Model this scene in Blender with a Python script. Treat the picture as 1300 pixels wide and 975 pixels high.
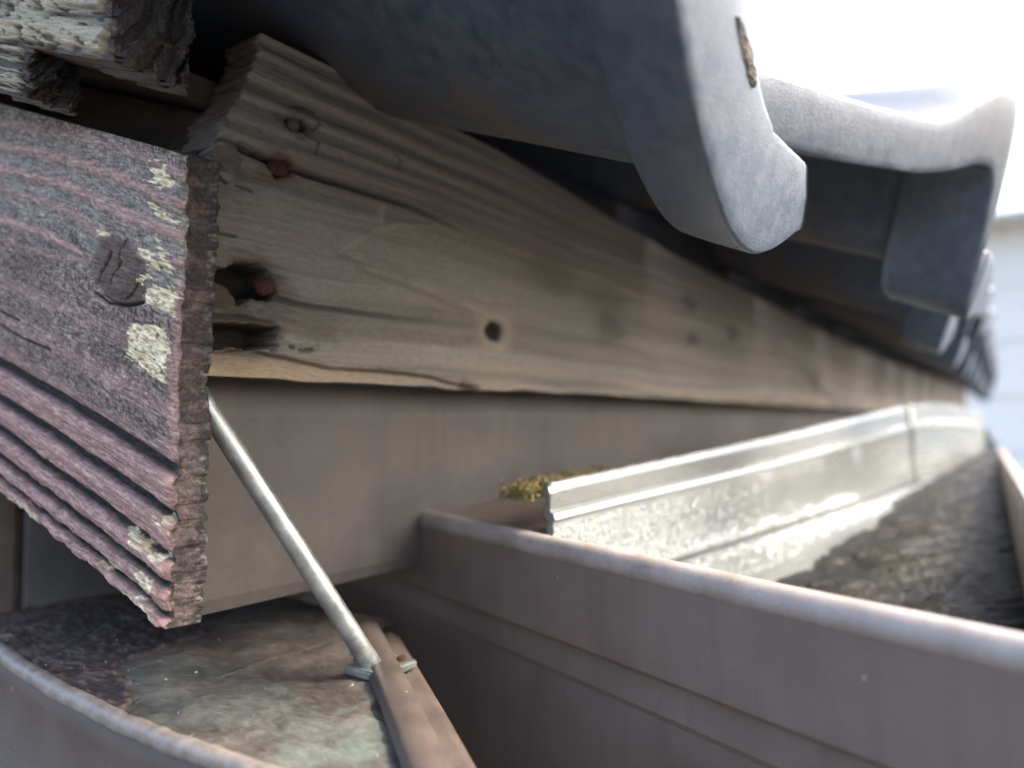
import bpy, bmesh, math, random
import numpy as np

# ------------------------------------------------------------------ camera, world, sun, exposure
SC = bpy.context.scene
for o in list(bpy.data.objects): bpy.data.objects.remove(o)
COL = SC.collection
FPX, VPX, HY = 977.0, 1340.0, 530.0              # photograph 1300 x 975
AZ = math.atan((VPX - 650) / FPX)                # eave runs along +X; the view is turned this far towards the house (+Y)
PT = math.atan((HY - 487.5) / FPX)
cam = bpy.data.cameras.new('camera'); camo = bpy.data.objects.new('camera', cam); COL.objects.link(camo)
camo.location = (0, 0, 0)
camo.rotation_euler = (math.pi / 2 + PT, 0, -(math.pi / 2 - AZ))
cam.sensor_width = 36; cam.lens = 36 * FPX / 1300
cam.clip_start = .01; cam.clip_end = 2000
cam.dof.use_dof = True; cam.dof.focus_distance = .292; cam.dof.aperture_fstop = 4.8
SC.camera = camo

SUN_EL, SUN_E, SUN_S = math.radians(45), .5, .87
world = bpy.data.worlds.new('World'); SC.world = world; world.use_nodes = True
wn = world.node_tree.nodes; wl = world.node_tree.links
sky = wn.new('ShaderNodeTexSky'); sky.sky_type = 'NISHITA'; sky.sun_disc = False
sky.sun_elevation = SUN_EL; sky.sun_rotation = math.atan2(SUN_E, -SUN_S)
sky.air_density = 1.0; sky.dust_density = 6.0; sky.ozone_density = 1.0
bg = wn['Background']; bg.inputs[1].default_value = .15
wl.new(sky.outputs[0], bg.inputs[0])
sun = bpy.data.lights.new('sun', 'SUN'); sun.energy = 1.0; sun.angle = math.radians(12); sun.color = (1, .93, .80)
suno = bpy.data.objects.new('sun', sun); COL.objects.link(suno)
_h = math.hypot(SUN_E, SUN_S)
_d = (SUN_E / _h * math.cos(SUN_EL), -SUN_S / _h * math.cos(SUN_EL), math.sin(SUN_EL))
import mathutils
suno.rotation_euler = mathutils.Vector(_d).to_track_quat('Z', 'Y').to_euler()
SC.view_settings.view_transform = 'Standard'; SC.view_settings.look = 'None'
SC.view_settings.exposure = 2.38; SC.view_settings.gamma = 1

# ------------------------------------------------------------------ helpers
rng = np.random.default_rng(7); random.seed(7)
SA, CA, SP, CP = math.sin(AZ), math.cos(AZ), math.sin(PT), math.cos(PT)
def ray(x, y):
    X = (x - 650) / FPX; Y = (487.5 - y) / FPX
    f = CP - Y * SP; u = SP + Y * CP
    return np.array([X * SA + f * CA, -X * CA + f * SA, u])
def at(x, y, E=None, N=None, Z=None):            # photo pixel -> point on an axis plane
    r = ray(x, y)
    k = E / r[0] if E is not None else (N / r[1] if N is not None else Z / r[2])
    return r * k
def atp(x, y, nrm, c):                           # photo pixel -> point on the plane nrm.p = c
    r = ray(x, y); return r * (c / np.dot(r, nrm))

def _hash(ix, iy, seed):
    h = (ix.astype(np.int64) * 374761393 + iy.astype(np.int64) * 668265263 + seed * 974634777) & 0x7fffffff
    h = ((h ^ (h >> 13)) * 1274126177) & 0x7fffffff
    return ((h ^ (h >> 16)) & 0xffff) / 65535.0
def vnoise(x, y, seed=0):
    x = np.asarray(x, float); y = np.asarray(y, float)
    ix = np.floor(x); iy = np.floor(y); fx = x - ix; fy = y - iy
    fx = fx * fx * (3 - 2 * fx); fy = fy * fy * (3 - 2 * fy)
    a = _hash(ix, iy, seed); b = _hash(ix + 1, iy, seed); c = _hash(ix, iy + 1, seed); d = _hash(ix + 1, iy + 1, seed)
    return (a * (1 - fx) + b * fx) * (1 - fy) + (c * (1 - fx) + d * fx) * fy
def fbm(x, y, seed=0, octv=4):
    s = 0; a = .5; t = 0
    for k in range(octv):
        s = s + a * vnoise(x, y, seed + 17 * k); t += a; a *= .5; x = x * 2.03 + 3.1; y = y * 2.03 + 1.7
    return s / t
def sst(a, b, x):
    t = np.clip((x - a) / (b - a), 0, 1); return t * t * (3 - 2 * t)
def mix(a, b, m):
    m = np.asarray(m)[..., None]; return np.asarray(a) * (1 - m) + np.asarray(b) * m
def polydist(x, y, pts):
    best = np.full(np.shape(x), 1e9); side = np.zeros(np.shape(x))
    for (x0, y0), (x1, y1) in zip(pts[:-1], pts[1:]):
        dx, dy = x1 - x0, y1 - y0; L = dx * dx + dy * dy
        t = np.clip(((x - x0) * dx + (y - y0) * dy) / L, 0, 1)
        d = np.hypot(x - x0 - t * dx, y - y0 - t * dy)
        m = d < best
        best = np.where(m, d, best); side = np.where(m, np.sign((y - y0) * dx - (x - x0) * dy), side)
    return best, side
def interp(pts, x):
    p = sorted(pts); return np.interp(x, [a for a, b in p], [b for a, b in p])

def link(name, me, mat, parent=None, smooth=True):
    o = bpy.data.objects.new(name, me); COL.objects.link(o)
    if mat: me.materials.append(mat)
    if smooth: me.polygons.foreach_set('use_smooth', np.ones(len(me.polygons), bool))
    if parent: o.parent = parent
    return o
def mesh_np(name, V, Q, colors=None, T=None):
    me = bpy.data.meshes.new(name)
    Q = [tuple(q) for q in np.asarray(Q).tolist()]
    if T is not None: Q += [tuple(q) for q in T]
    me.from_pydata(np.asarray(V, float).tolist(), [], Q)
    if colors is not None:
        a = me.color_attributes.new('Col', 'FLOAT_COLOR', 'POINT')
        c = np.ones((len(V), 4), np.float32); c[:, :3] = colors
        a.data.foreach_set('color', c.ravel())
    me.update(); return me
def grid_quads(nu, nv, off=0):
    i = np.arange(nu - 1)[:, None]; j = np.arange(nv - 1)[None, :]
    a = (i * nv + j + off).ravel(); return np.stack([a, a + nv, a + nv + 1, a + 1], 1)
def slab(name, P, C, back, nb=6, rough=.0, bcol=None, seed=0, flip=False, edgecol=None):
    """solid from a front grid P (nu,nv,3) with colours C, extruded by the vector back, the skirt roughened"""
    nu, nv, _ = P.shape
    V = [P.reshape(-1, 3)]; K = [C.reshape(-1, 3)]; Q = [grid_quads(nu, nv)]
    idx = np.arange(nu * nv).reshape(nu, nv)
    loop = np.concatenate([idx[:, 0], idx[-1, 1:], idx[-2::-1, -1], idx[0, -2:0:-1]])
    L = len(loop); ring = P.reshape(-1, 3)[loop]; rc = C.reshape(-1, 3)[loop]
    cen = P.reshape(-1, 3).mean(0); prev = loop; n = nu * nv
    out = ring - cen; bn = np.array(back) / np.linalg.norm(back)
    out = out - (out @ bn)[:, None] * bn; out /= np.linalg.norm(out, axis=1)[:, None] + 1e-9
    s = np.concatenate([[0], np.cumsum(np.linalg.norm(np.diff(ring, axis=0), axis=1))])
    base = ring - ((ring - cen) @ bn)[:, None] * bn
    for k in range(1, nb + 1):
        f = k / nb; lay = base + np.array(back) * f
        if k == 1: lay = lay * .5 + (ring + np.array(back) * f) * .5
        r = (fbm(s * 900, np.full(L, f * 5.), seed + 5, 4) - .5) * 2 * rough + (fbm(s * 200, np.full(L, f * 3.), seed + 9, 3) - .5) * 2 * rough
        lay = lay + out * r[:, None]
        V.append(lay)
        ec = rc if edgecol is None else np.broadcast_to(edgecol, rc.shape)
        g = (.55 + .9 * fbm(s * 700, np.full(L, f * 6.), seed + 3, 4))[:, None]
        K.append(ec * g)
        cur = np.arange(n, n + L); n += L
        a = prev; b = np.roll(prev, -1); c = np.roll(cur, -1); d = cur
        Q.append(np.stack([b, a, d, c], 1)); prev = cur
    V.append((cen + np.array(back))[None]); K.append(rc.mean(0)[None])
    T = [(int(prev[(i + 1) % L]), int(prev[i]), n) for i in range(L)]
    V = np.concatenate(V); K = np.concatenate(K); Q = np.concatenate(Q)
    if flip: Q = Q[:, ::-1]; T = [t[::-1] for t in T]
    return mesh_np(name, V, Q, np.clip(K, .004, .9), T)
def bm_obj(name, bm, mat, parent=None, smooth=False):
    bmesh.ops.recalc_face_normals(bm, faces=bm.faces)
    me = bpy.data.meshes.new(name); bm.to_mesh(me); bm.free()
    return link(name, me, mat, parent, smooth)
def box(bm, lo, hi):
    v = [bm.verts.new((x, y, z)) for x in (lo[0], hi[0]) for y in (lo[1], hi[1]) for z in (lo[2], hi[2])]
    for f in ((0, 1, 3, 2), (4, 6, 7, 5), (0, 4, 5, 1), (2, 3, 7, 6), (0, 2, 6, 4), (1, 5, 7, 3)): bm.faces.new([v[i] for i in f])
def tube(name, pts, rad, mat, parent=None, seg=14, wob=0., seed=0):
    pts = [np.array(p, float) for p in pts]; V = []; Q = []
    n = len(pts); rad = np.broadcast_to(rad, (n,))
    up = np.array([.13, .21, .97])
    for i, p in enumerate(pts):
        d = pts[min(i + 1, n - 1)] - pts[max(i - 1, 0)]; d /= np.linalg.norm(d)
        a = np.cross(d, up); a /= np.linalg.norm(a); b = np.cross(d, a)
        for k in range(seg):
            t = 2 * math.pi * k / seg
            r = rad[i] * (1 + wob * (float(vnoise(np.array(i * .7), np.array(k * .9), seed)) - .5))
            V.append(p + r * (math.cos(t) * a + math.sin(t) * b))
    for i in range(n - 1):
        for k in range(seg):
            k2 = (k + 1) % seg
            Q.append((i * seg + k, i * seg + k2, (i + 1) * seg + k2, (i + 1) * seg + k))
    T = [tuple(range(seg))[::-1], tuple(range((n - 1) * seg, n * seg))]
    return link(name, mesh_np(name, V, Q, None, T), mat, parent)
def resample(pts, n):
    pts = np.array(pts, float); s = np.concatenate([[0], np.cumsum(np.linalg.norm(np.diff(pts, axis=0), axis=1))])
    t = np.linspace(0, s[-1], n); return np.stack([np.interp(t, s, pts[:, k]) for k in range(3)], 1)
def sweep(name, sections, mat, parent=None, thick=.0012, smooth=False):
    """sheet through a list of equal-length sections, solidified"""
    S = np.array(sections, float); nu, nv, _ = S.shape
    me = mesh_np(name, S.reshape(-1, 3), grid_quads(nu, nv))
    o = link(name, me, mat, parent, smooth)
    if thick:
        m = o.modifiers.new('thickness', 'SOLIDIFY'); m.thickness = thick; m.offset = 0
    return o
def empty(name, loc):
    o = bpy.data.objects.new(name, None); COL.objects.link(o); o.location = loc; o.empty_display_size = .02; return o
def tag(o, label=None, cat=None, group=None, kind=None):
    for k, v in (('label', label), ('category', cat), ('group', group), ('kind', kind)):
        if v: o[k] = v
    return o
def adopt(child, parent):
    child.parent = parent; child.matrix_parent_inverse = mathutils.Matrix.Translation(parent.location).inverted(); return child

# ------------------------------------------------------------------ materials
def nodes(name):
    m = bpy.data.materials.new(name); m.use_nodes = True
    nt = m.node_tree; return m, nt.nodes, nt.links, nt.nodes['Principled BSDF']
def attr_mat(name, rough=.8, scale=900., bump=.3, var=.35, spec=.3, stretch=(1, 1, 1), dist=.0004, rvar=.15, rot=0.):
    """colour from the Col attribute, fine procedural mottling and relief on top"""
    m, N, L, b = nodes(name)
    at_ = N.new('ShaderNodeAttribute'); at_.attribute_name = 'Col'
    tc = N.new('ShaderNodeTexCoord'); mp = N.new('ShaderNodeMapping'); mp.inputs['Scale'].default_value = stretch
    rm = N.new('ShaderNodeMapping'); rm.inputs['Rotation'].default_value = (rot, 0, 0); L.new(tc.outputs['Object'], rm.inputs['Vector']); L.new(rm.outputs[0], mp.inputs['Vector'])
    nz = N.new('ShaderNodeTexNoise'); nz.inputs['Scale'].default_value = scale; nz.inputs['Detail'].default_value = 6; nz.inputs['Roughness'].default_value = .65
    L.new(mp.outputs[0], nz.inputs['Vector'])
    mr = N.new('ShaderNodeMapRange'); mr.inputs[1].default_value = .3; mr.inputs[2].default_value = .7
    mr.inputs[3].default_value = 1 - var; mr.inputs[4].default_value = 1 + var
    L.new(nz.outputs[0], mr.inputs[0])
    mu = N.new('ShaderNodeVectorMath'); mu.operation = 'MULTIPLY'
    L.new(at_.outputs['Color'], mu.inputs[0]); L.new(mr.outputs[0], mu.inputs[1]); L.new(mu.outputs[0], b.inputs['Base Color'])
    rr = N.new('ShaderNodeMapRange'); rr.inputs[3].default_value = rough - rvar; rr.inputs[4].default_value = min(1, rough + rvar)
    L.new(nz.outputs[0], rr.inputs[0]); L.new(rr.outputs[0], b.inputs['Roughness'])
    b.inputs['Specular IOR Level'].default_value = spec
    bp = N.new('ShaderNodeBump'); bp.inputs['Strength'].default_value = bump; bp.inputs['Distance'].default_value = dist
    L.new(nz.outputs[0], bp.inputs['Height']); L.new(bp.outputs[0], b.inputs['Normal'])
    return m
def noise_mat(name, c1, c2, rough=.6, scale=60., bump=.2, dist=.0005, c3=None, scale3=12., t3=(.5, .62), metal=0., spec=.4, stretch=(1, 1, 1), fine=900., rvar=.12, speck=None, streak=None):
    m, N, L, b = nodes(name)
    tc = N.new('ShaderNodeTexCoord'); mp = N.new('ShaderNodeMapping'); mp.inputs['Scale'].default_value = stretch
    L.new(tc.outputs['Object'], mp.inputs['Vector'])
    def nz(s, d=5, r=.6):
        n = N.new('ShaderNodeTexNoise'); n.inputs['Scale'].default_value = s; n.inputs['Detail'].default_value = d; n.inputs['Roughness'].default_value = r
        L.new(mp.outputs[0], n.inputs['Vector']); return n
    def ramp(src, a, b_, lo=0, hi=1):
        r = N.new('ShaderNodeMapRange'); r.inputs[1].default_value = a; r.inputs[2].default_value = b_; r.inputs[3].default_value = lo; r.inputs[4].default_value = hi
        L.new(src, r.inputs[0]); return r.outputs[0]
    def mixc(f, a, b_):
        x = N.new('ShaderNodeMix'); x.data_type = 'RGBA'
        L.new(f, x.inputs[0])
        for sock, v in ((x.inputs[6], a), (x.inputs[7], b_)):
            if isinstance(v, tuple): sock.default_value = (*v, 1)
            else: L.new(v, sock)
        return x.outputs[2]
    n1 = nz(scale); nf = nz(fine, 4, .7)
    c = mixc(ramp(n1.outputs[0], .35, .65), c1, c2)
    if c3: c = mixc(ramp(nz(scale3, 7, .65).outputs[0], t3[0], t3[1]), c, c3)
    if streak:
        ms = N.new('ShaderNodeMapping'); ms.inputs['Scale'].default_value = (1, 1, .06); L.new(tc.outputs['Object'], ms.inputs['Vector'])
        ns = N.new('ShaderNodeTexNoise'); ns.inputs['Scale'].default_value = 140; ns.inputs['Detail'].default_value = 5; L.new(ms.outputs[0], ns.inputs['Vector'])
        c = mixc(ramp(ns.outputs[0], .52, .72, 0, streak[1]), c, streak[0])
        nd = nz(7, 8, .7); c = mixc(ramp(nd.outputs[0], .5, .68, 0, streak[1]), c, streak[0])
    if speck: c = mixc(ramp(nz(speck[1], 2, .5).outputs[0], speck[2], speck[2] + .03), c, speck[0])
    f = N.new('ShaderNodeVectorMath'); f.operation = 'MULTIPLY'
    L.new(c, f.inputs[0]); L.new(ramp(nf.outputs[0], .3, .7, .86, 1.14), f.inputs[1]); L.new(f.outputs[0], b.inputs['Base Color'])
    L.new(ramp(n1.outputs[0], .3, .7, max(.05, rough - rvar), min(1, rough + rvar)), b.inputs['Roughness'])
    b.inputs['Metallic'].default_value = metal; b.inputs['Specular IOR Level'].default_value = spec
    ad = N.new('ShaderNodeMath'); ad.operation = 'ADD'; L.new(nf.outputs[0], ad.inputs[0]); L.new(n1.outputs[0], ad.inputs[1])
    bp = N.new('ShaderNodeBump'); bp.inputs['Strength'].default_value = bump; bp.inputs['Distance'].default_value = dist
    L.new(ad.outputs[0], bp.inputs['Height']); L.new(bp.outputs[0], b.inputs['Normal'])
    return m

M_PAINTWOOD = attr_mat('peeling_pink_paint_wood', .85, 950, .9, .55, .2, (1, .12, 1), dist=.0007, rot=-.30)
M_GREYWOOD = attr_mat('weathered_grey_wood', .8, 1100, .45, .25, .25, (.25, 1, 1))
M_ROTWOOD = attr_mat('rotten_wood', .9, 1400, .6, .4, .2)
M_TILE = noise_mat('fired_clay_tile', (.050, .068, .098), (.082, .101, .130), .42, 120, .42, .0006, (.10, .083, .066), 8, (.52, .7), 0, .5, fine=1000, speck=((.045, .043, .04), 330, .72))
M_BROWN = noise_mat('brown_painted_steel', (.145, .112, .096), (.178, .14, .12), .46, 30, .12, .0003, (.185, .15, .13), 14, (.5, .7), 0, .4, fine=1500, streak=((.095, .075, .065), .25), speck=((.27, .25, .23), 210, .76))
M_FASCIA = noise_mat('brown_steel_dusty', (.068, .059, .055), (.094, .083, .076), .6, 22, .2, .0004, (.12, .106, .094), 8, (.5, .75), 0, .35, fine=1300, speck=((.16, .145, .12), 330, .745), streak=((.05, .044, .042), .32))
M_SIDE = noise_mat('grimy_brown_sheet', (.075, .058, .05), (.115, .09, .077), .5, 26, .3, .0006, (.20, .175, .15), 11, (.6, .76), 0, .4, fine=900, speck=((.35, .32, .27), 260, .75))
M_RIM = noise_mat('sunlit_pale_rim', (.27, .235, .215), (.36, .32, .30), .4, 60, .3, .0005, (.19, .155, .14), 25, (.55, .72), 0, .5)  # sunlight on the end wall's rim, painted in as a paler tone
M_WHITE = noise_mat('whitish_gutter_paint', (.225, .24, .233), (.275, .29, .282), .26, 22, .2, .0005, (.22, .235, .222), 12, (.5, .85), .5, .6, stretch=(.12, 1, 1), fine=700, rvar=.14)
M_BEAD = noise_mat('worn_bare_metal', (.20, .17, .148), (.30, .26, .23), .42, 150, .35, .0005, (.17, .145, .13), 60, (.55, .7), .2, .5, fine=900)
M_ROD = noise_mat('galvanised_rod', (.24, .26, .25), (.40, .41, .38), .38, 120, .15, .0003, (.45, .36, .18), 40, (.58, .7), .7, .5)  # golden highlight painted in as random patches
M_MOSS = noise_mat('dry_yellow_moss', (.09, .085, .03), (.25, .19, .075), .9, 260, .4, .001)
M_RUST = noise_mat('rusty_iron', (.03, .013, .010), (.085, .028, .017), .9, 500, .8, .0008)
M_PLASTER = noise_mat('grey_wall_plaster', (.10, .095, .09), (.14, .132, .125), .9, 30, .3, .001)
M_DARKWOOD = noise_mat('dark_old_timber', (.09, .07, .06), (.15, .115, .095), .85, 60, .4, .001, stretch=(1, .12, 1))
M_GAPSHADE = noise_mat('gap_shade_black', (.016, .017, .020), (.030, .031, .035), .8, 60, .4, .001)  # black for the added gap strip, in place of shade
M_SIDING = noise_mat('white_siding', (.84, .82, .75), (.86, .84, .78), .6, 3, .05, .001, fine=60)
M_GROUND = noise_mat('gravel_ground', (.05, .05, .05), (.085, .082, .08), .95, 3, .5, .01, fine=60)
M_SEDIMENT = attr_mat('wet_black_sediment', .5, 500, .8, .4, .2, dist=.0012)
M_CHIP = noise_mat('pale_flakes', (.16, .135, .095), (.27, .235, .175), .9, 200, .2)
m, N_, L_, b_ = nodes('water_drop'); b_.inputs['Base Color'].default_value = (.93, .96, .95, 1); b_.inputs['Roughness'].default_value = .04
b_.inputs['Transmission Weight'].default_value = .85; b_.inputs['IOR'].default_value = 1.33; M_DROP = m

# ------------------------------------------------------------------ ground, house wall, neighbour
GZ = -3.3
gm = mesh_np('ground', [(-600, -600, GZ), (600, -600, GZ), (600, 600, GZ), (-600, 600, GZ)], [(0, 1, 2, 3)])
tag(link('ground', gm, M_GROUND, smooth=False), kind='structure')

bm = bmesh.new(); box(bm, (.20, .475, GZ), (4.0, .60, .30))
tag(bm_obj('house_wall', bm, M_PLASTER), 'grey plaster house wall in shade under the eave', 'wall')
bm = bmesh.new(); box(bm, (.135, .478, -.62), (.198, .56, .34)); bmesh.ops.bevel(bm, geom=bm.edges[:], offset=.004, segments=2, affect='EDGES')
tag(bm_obj('corner_post', bm, M_DARKWOOD), 'dark purple-brown timber post at the corner of the house wall', 'post')

nb = empty('neighbour_house', (7, -1, GZ)); tag(nb, 'bright white neighbouring house wall of horizontal siding boards', 'building')
bm = bmesh.new(); box(bm, (7.06, -3.2, GZ), (11, 2.6, 1.5)); adopt(bm_obj('wall', bm, M_SIDING), nb)
bm = bmesh.new(); box(bm, (6.7, -3.6, 1.5), (11.4, 3.0, 1.53)); adopt(bm_obj('roof', bm, M_SIDING), nb)
bd = None
for k in range(11):
    if bd is None:
        bm = bmesh.new()
        pr = [(0, 0), (-.022, .004), (-.008, .432), (0, .432)]
        vs = [[bm.verts.new((x, y, z)) for x, z in pr] for y in (-3.2, 2.6)]
        for i in range(4): bm.faces.new((vs[0][i], vs[0][(i + 1) % 4], vs[1][(i + 1) % 4], vs[1][i]))
        bm.faces.new(vs[0]); bm.faces.new(vs[1][::-1])
        o = bm_obj('siding_board', bm, M_SIDING); bd = o
    else:
        o = bd.copy(); COL.objects.link(o)
    o.location = (7.06, 0, GZ + .432 * k); o.parent = nb; o.matrix_parent_inverse = mathutils.Matrix.Translation(nb.location).inverted()

# ------------------------------------------------------------------ roof tiles of the eave course
TH = math.radians(20)
S_ = np.array([0, -math.cos(TH), -math.sin(TH)]); NN = np.array([0, -math.sin(TH), math.cos(TH)])
WAVE1 = [(-.222, .062), (-.205, .073), (-.185, .082), (-.165, .087), (-.145, .082), (-.125, .066), (-.105, .047), (-.083, .032), (-.055, .0165), (-.028, .0045), (-.005, 0), (.012, .001), (.03, .008), (.048, .020)]
WAVE3 = [(-.235, .072), (-.10, .086), (-.05, .095), (-.036, .092), (-.026, .078), (-.016, .042), (-.006, .008), (.003, 0), (.015, .001), (.03, .008), (.048, .020)]
WAVE2 = [(-.285, .058), (-.222, .061), (-.157, .0645), (-.10, .070), (-.075, .076), (-.05, .085), (-.036, .0865), (-.028, .08), (-.020, .058), (-.012, .028), (-.005, .006), (.003, 0), (.015, .001), (.03, .008), (.048, .020)]
def wave(e, W, sm):
    x = np.array([a for a, _ in W]); y = np.array([b for _, b in W])
    k = np.linspace(W[0][0], .048, 280); f = np.interp(k, x, y)
    g = np.exp(-.5 * (np.arange(-18, 19) / sm) ** 2); g /= g.sum()
    f = np.convolve(np.pad(f, 18, 'edge'), g, 'valid'); return np.interp(e, k, f)
def make_tile(W, sm, LT, shear=0., cap=1.):
    root = empty('eave_tile', (0, 0, 0))
    ne = 260; es = np.linspace(W[0][0], .048, ne); w = wave(es, W, sm)
    jit = lambda sd, a: (fbm(es * 60, es * 0 + sd, sd, 4) - .5) * 2 * a
    def P(e, s, n): return np.stack([e, e * 0 + s, n], 1)          # local coordinates (e, s, n)
    LH, ST = .041, .017                                   # lip height, lip depth, sheet thickness
    # closed cross-section ring through s and n, swept along e
    ring = [(-.70, LH, 0), (-.48, LH, 0), (-.30, LH, 0), (-.15, LH, 0), (-.03, LH, 0), (-.002, LH, 0), (-.0004, LH - .0007, 0), (.0003, LH - .003, 0), (.0008, LH - .010, 0), (.0012, LH * .5, 0), (.0006, .006, 0), (.0003, .0016, 0), (-.0003, .0005, 0), (-.0016, .0001, 0),
            (-LT * .5, .0006, 0), (-LT + .003, .0016, 0), (-LT, .004, 0), (-LT - .0015, .012, 0), (-LT - .003, LH - ST - .003, 0), (-LT - .008, LH - ST, 0), (-.12, LH - ST, 0), (-.25, LH - ST, 0), (-.40, LH - ST, 0), (-.55, LH - ST, 0), (-.70, LH - ST, 0)]
    nr = len(ring); V = []
    taper = sst(-.03, .05, es) * .0
    for i, (s, n, _) in enumerate(ring):
        dn = jit(i + 40, .0004) if -.04 < s < .002 else es * 0
        ds = jit(i + 90, .00025) if -.04 < s < .002 else es * 0
        k_ = shear * np.minimum(es, 0) * float(np.clip((s + .62) / .57, 0, 1)); ds = ds + k_ * math.cos(TH); dn = dn + k_ * math.sin(TH)
        ww = w if s > -.06 else np.minimum(w, cap)
        fe = n / LH if s > -.05 else 1.
        V.append(P(es - np.clip(es + .02, 0, 1) / .068 * .021 * fe, s, ww + n * np.where(es > -.012, np.clip((.0415 - w) / LH, .4, 1.), 1.) * (1 - (.32 * sst(-.05, -.10, es) if shear else 0)) + dn) + np.stack([es * 0, ds, es * 0], 1))
    V = np.array(V); idx = np.arange(nr * ne).reshape(nr, ne); Q = []
    for i in range(nr):
        a = idx[i]; b = idx[(i + 1) % nr]
        Q.append(np.stack([a[:-1], b[:-1], b[1:], a[1:]], 1))
    T = [tuple(idx[:, 0].tolist()), tuple(idx[::-1, -1].tolist())]
    X = V.reshape(-1, 3)
    W = np.outer(X[:, 0], [1, 0, 0]) + np.outer(X[:, 1], S_) + np.outer(X[:, 2], NN)
    me = mesh_np('tile_body', W, np.concatenate(Q), None, T)
    o = link('tile_body', me, M_TILE, root)
    md = o.modifiers.new('edge', 'BEVEL'); md.width = .0012; md.segments = 2; md.limit_method = 'ANGLE'; md.angle_limit = math.radians(50)
    return root
TILES = [(.2785, .0906, .060, 0.), (.5424, .0435, .060, 0.)] + [(.8075 + .265 * k, .088 + .0125 * k, .058, -.0) for k in range(11)]
TL = ['grey eave tile over the rotten board end, its thick front lip hanging in a tongue',
      'grey eave tile slipped forward past its neighbours, squarish opening under its arched lip',
      'grey eave tile just behind the slipped one, tucked against it',
      'distant grey eave tile almost hidden behind the slipped tile']
proto = make_tile(WAVE1, 6.4, .031); proto2 = make_tile(WAVE2, 2.2, .050, .36, .060); proto3 = make_tile(WAVE3, 4., .036, 0., .072)
for i, (e, n, z, r) in enumerate(TILES):
    if i < 3: t = (proto, proto2, proto3)[i]
    else:
        t = proto3.copy(); COL.objects.link(t)
        for ch in proto3.children:
            c = ch.copy(); COL.objects.link(c); c.parent = t
    t.location = (e, n, z); t.rotation_euler = (0, 0, r)
    tag(t, TL[min(i, 3)], 'roof tile', 'eave tiles')

# thin raised crust standing in for a chip on the first tile's upper lip arris
O1 = np.array([.2785, .0906, .060]); c_ = float(O1 @ S_) + .0008
qd = [atp(x, y, S_, c_) for x, y in ((926, 18), (944, 24), (964, 104), (950, 118))]
a_ = np.linspace(0, 1, 70)[:, None]; b2 = np.linspace(0, 1, 26)[None, :]
wid = np.sin(np.pi * np.clip(a_ * .96 + .02, 0, 1)) ** .5 * (.45 + .7 * fbm(a_ * 9, a_ * 0, 601, 3)); bb_ = .5 + (b2 - .35) * wid
P = ((1 - a_) * (1 - bb_))[..., None] * qd[0] + ((1 - a_) * bb_)[..., None] * qd[1] + (a_ * bb_)[..., None] * qd[2] + (a_ * (1 - bb_))[..., None] * qd[3]
hh = fbm(a_ * 22 + b2 * 0, b2 * 7 + a_ * 0, 602, 4); P = P + (S_ * 1.0)[None, None, :] * (hh * .0011 * np.sin(np.pi * b2) ** .5)[..., None]
C = mix((.05, .046, .042), (.17, .155, .135), sst(.35, .65, hh))
lc = link('lip_chip', slab('lip_chip', P, C, tuple(-S_ * .002), 2, 0), attr_mat('chipped_clay', .95, 900, .6, .4, .1)); adopt(lc, proto)

# boarding that carries the tiles further up the slope
sh = empty('roof_sheathing', (.12, .33, .2)); tag(sh, 'dark boards of the roof deck seen in the gap behind the eaves board', 'roof')
bz = None
for k in range(7):
    bm = bmesh.new()
    y0 = .30 + k * .152; y1 = y0 + .149
    def zz(y): return .136 + (y - .30) * math.tan(TH)
    v = [bm.verts.new((x, y, zz(y) + d)) for x in (.172, 4.0) for y in (y0, y1) for d in (0, .012)]
    for f in ((0, 1, 3, 2), (4, 6, 7, 5), (0, 4, 5, 1), (2, 3, 7, 6), (0, 2, 6, 4), (1, 5, 7, 3)): bm.faces.new([v[i] for i in f])
    adopt(bm_obj('plank', bm, M_DARKWOOD), sh)

# ------------------------------------------------------------------ eaves board (the rotten grey one)
BN = .27
def pl(px): return [tuple(at(x, y, N=BN)[[0, 2]]) for x, y in px]
nu, nv = 760, 300
ZB, ZT = .0165, .162
ue = np.linspace(0, 1, nu); vz = np.linspace(0, 1, nv)
Efar = 3.3
q = np.broadcast_to(vz[None, :], (nu, nv))
zbot = ZB
left_px = [(330, 62), (318, 92), (300, 130), (282, 150), (272, 185), (268, 200), (300, 200), (282, 225), (262, 235), (262, 330), (258, 470)]
le = [tuple(at(x, y, N=BN)[[2, 0]]) for x, y in left_px]
zq = ZB + (ZT - ZB) * vz
left = np.interp(zq, [a for a, b in sorted(le)], [b for a, b in sorted(le)]) + (fbm(zq * 700, zq * 0, 3, 3) - .5) * .003
lo = .17; ratio = Efar / lo
Eg = left[None, :] + (np.power(ratio, ue) - 1)[:, None] * lo
ZTE = np.interp(Eg, [.17, .37, .62, 1.18, 1.7, 3.5], [.162, .160, .143, .121, .112, .108])
Zg = ZB + (ZTE - ZB) * q - .004 * np.clip(Eg - .5, 0, 1)[...] * (1 - q)
E_, Z_ = Eg, Zg
def pd(px): return polydist(E_, Z_, pl(px))
G = lambda d, w: np.exp(-(d / w) ** 2)
warp = (fbm(E_ * 6, Z_ * 18, 11, 3) - .5) * .014
gz = Z_ + warp
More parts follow.
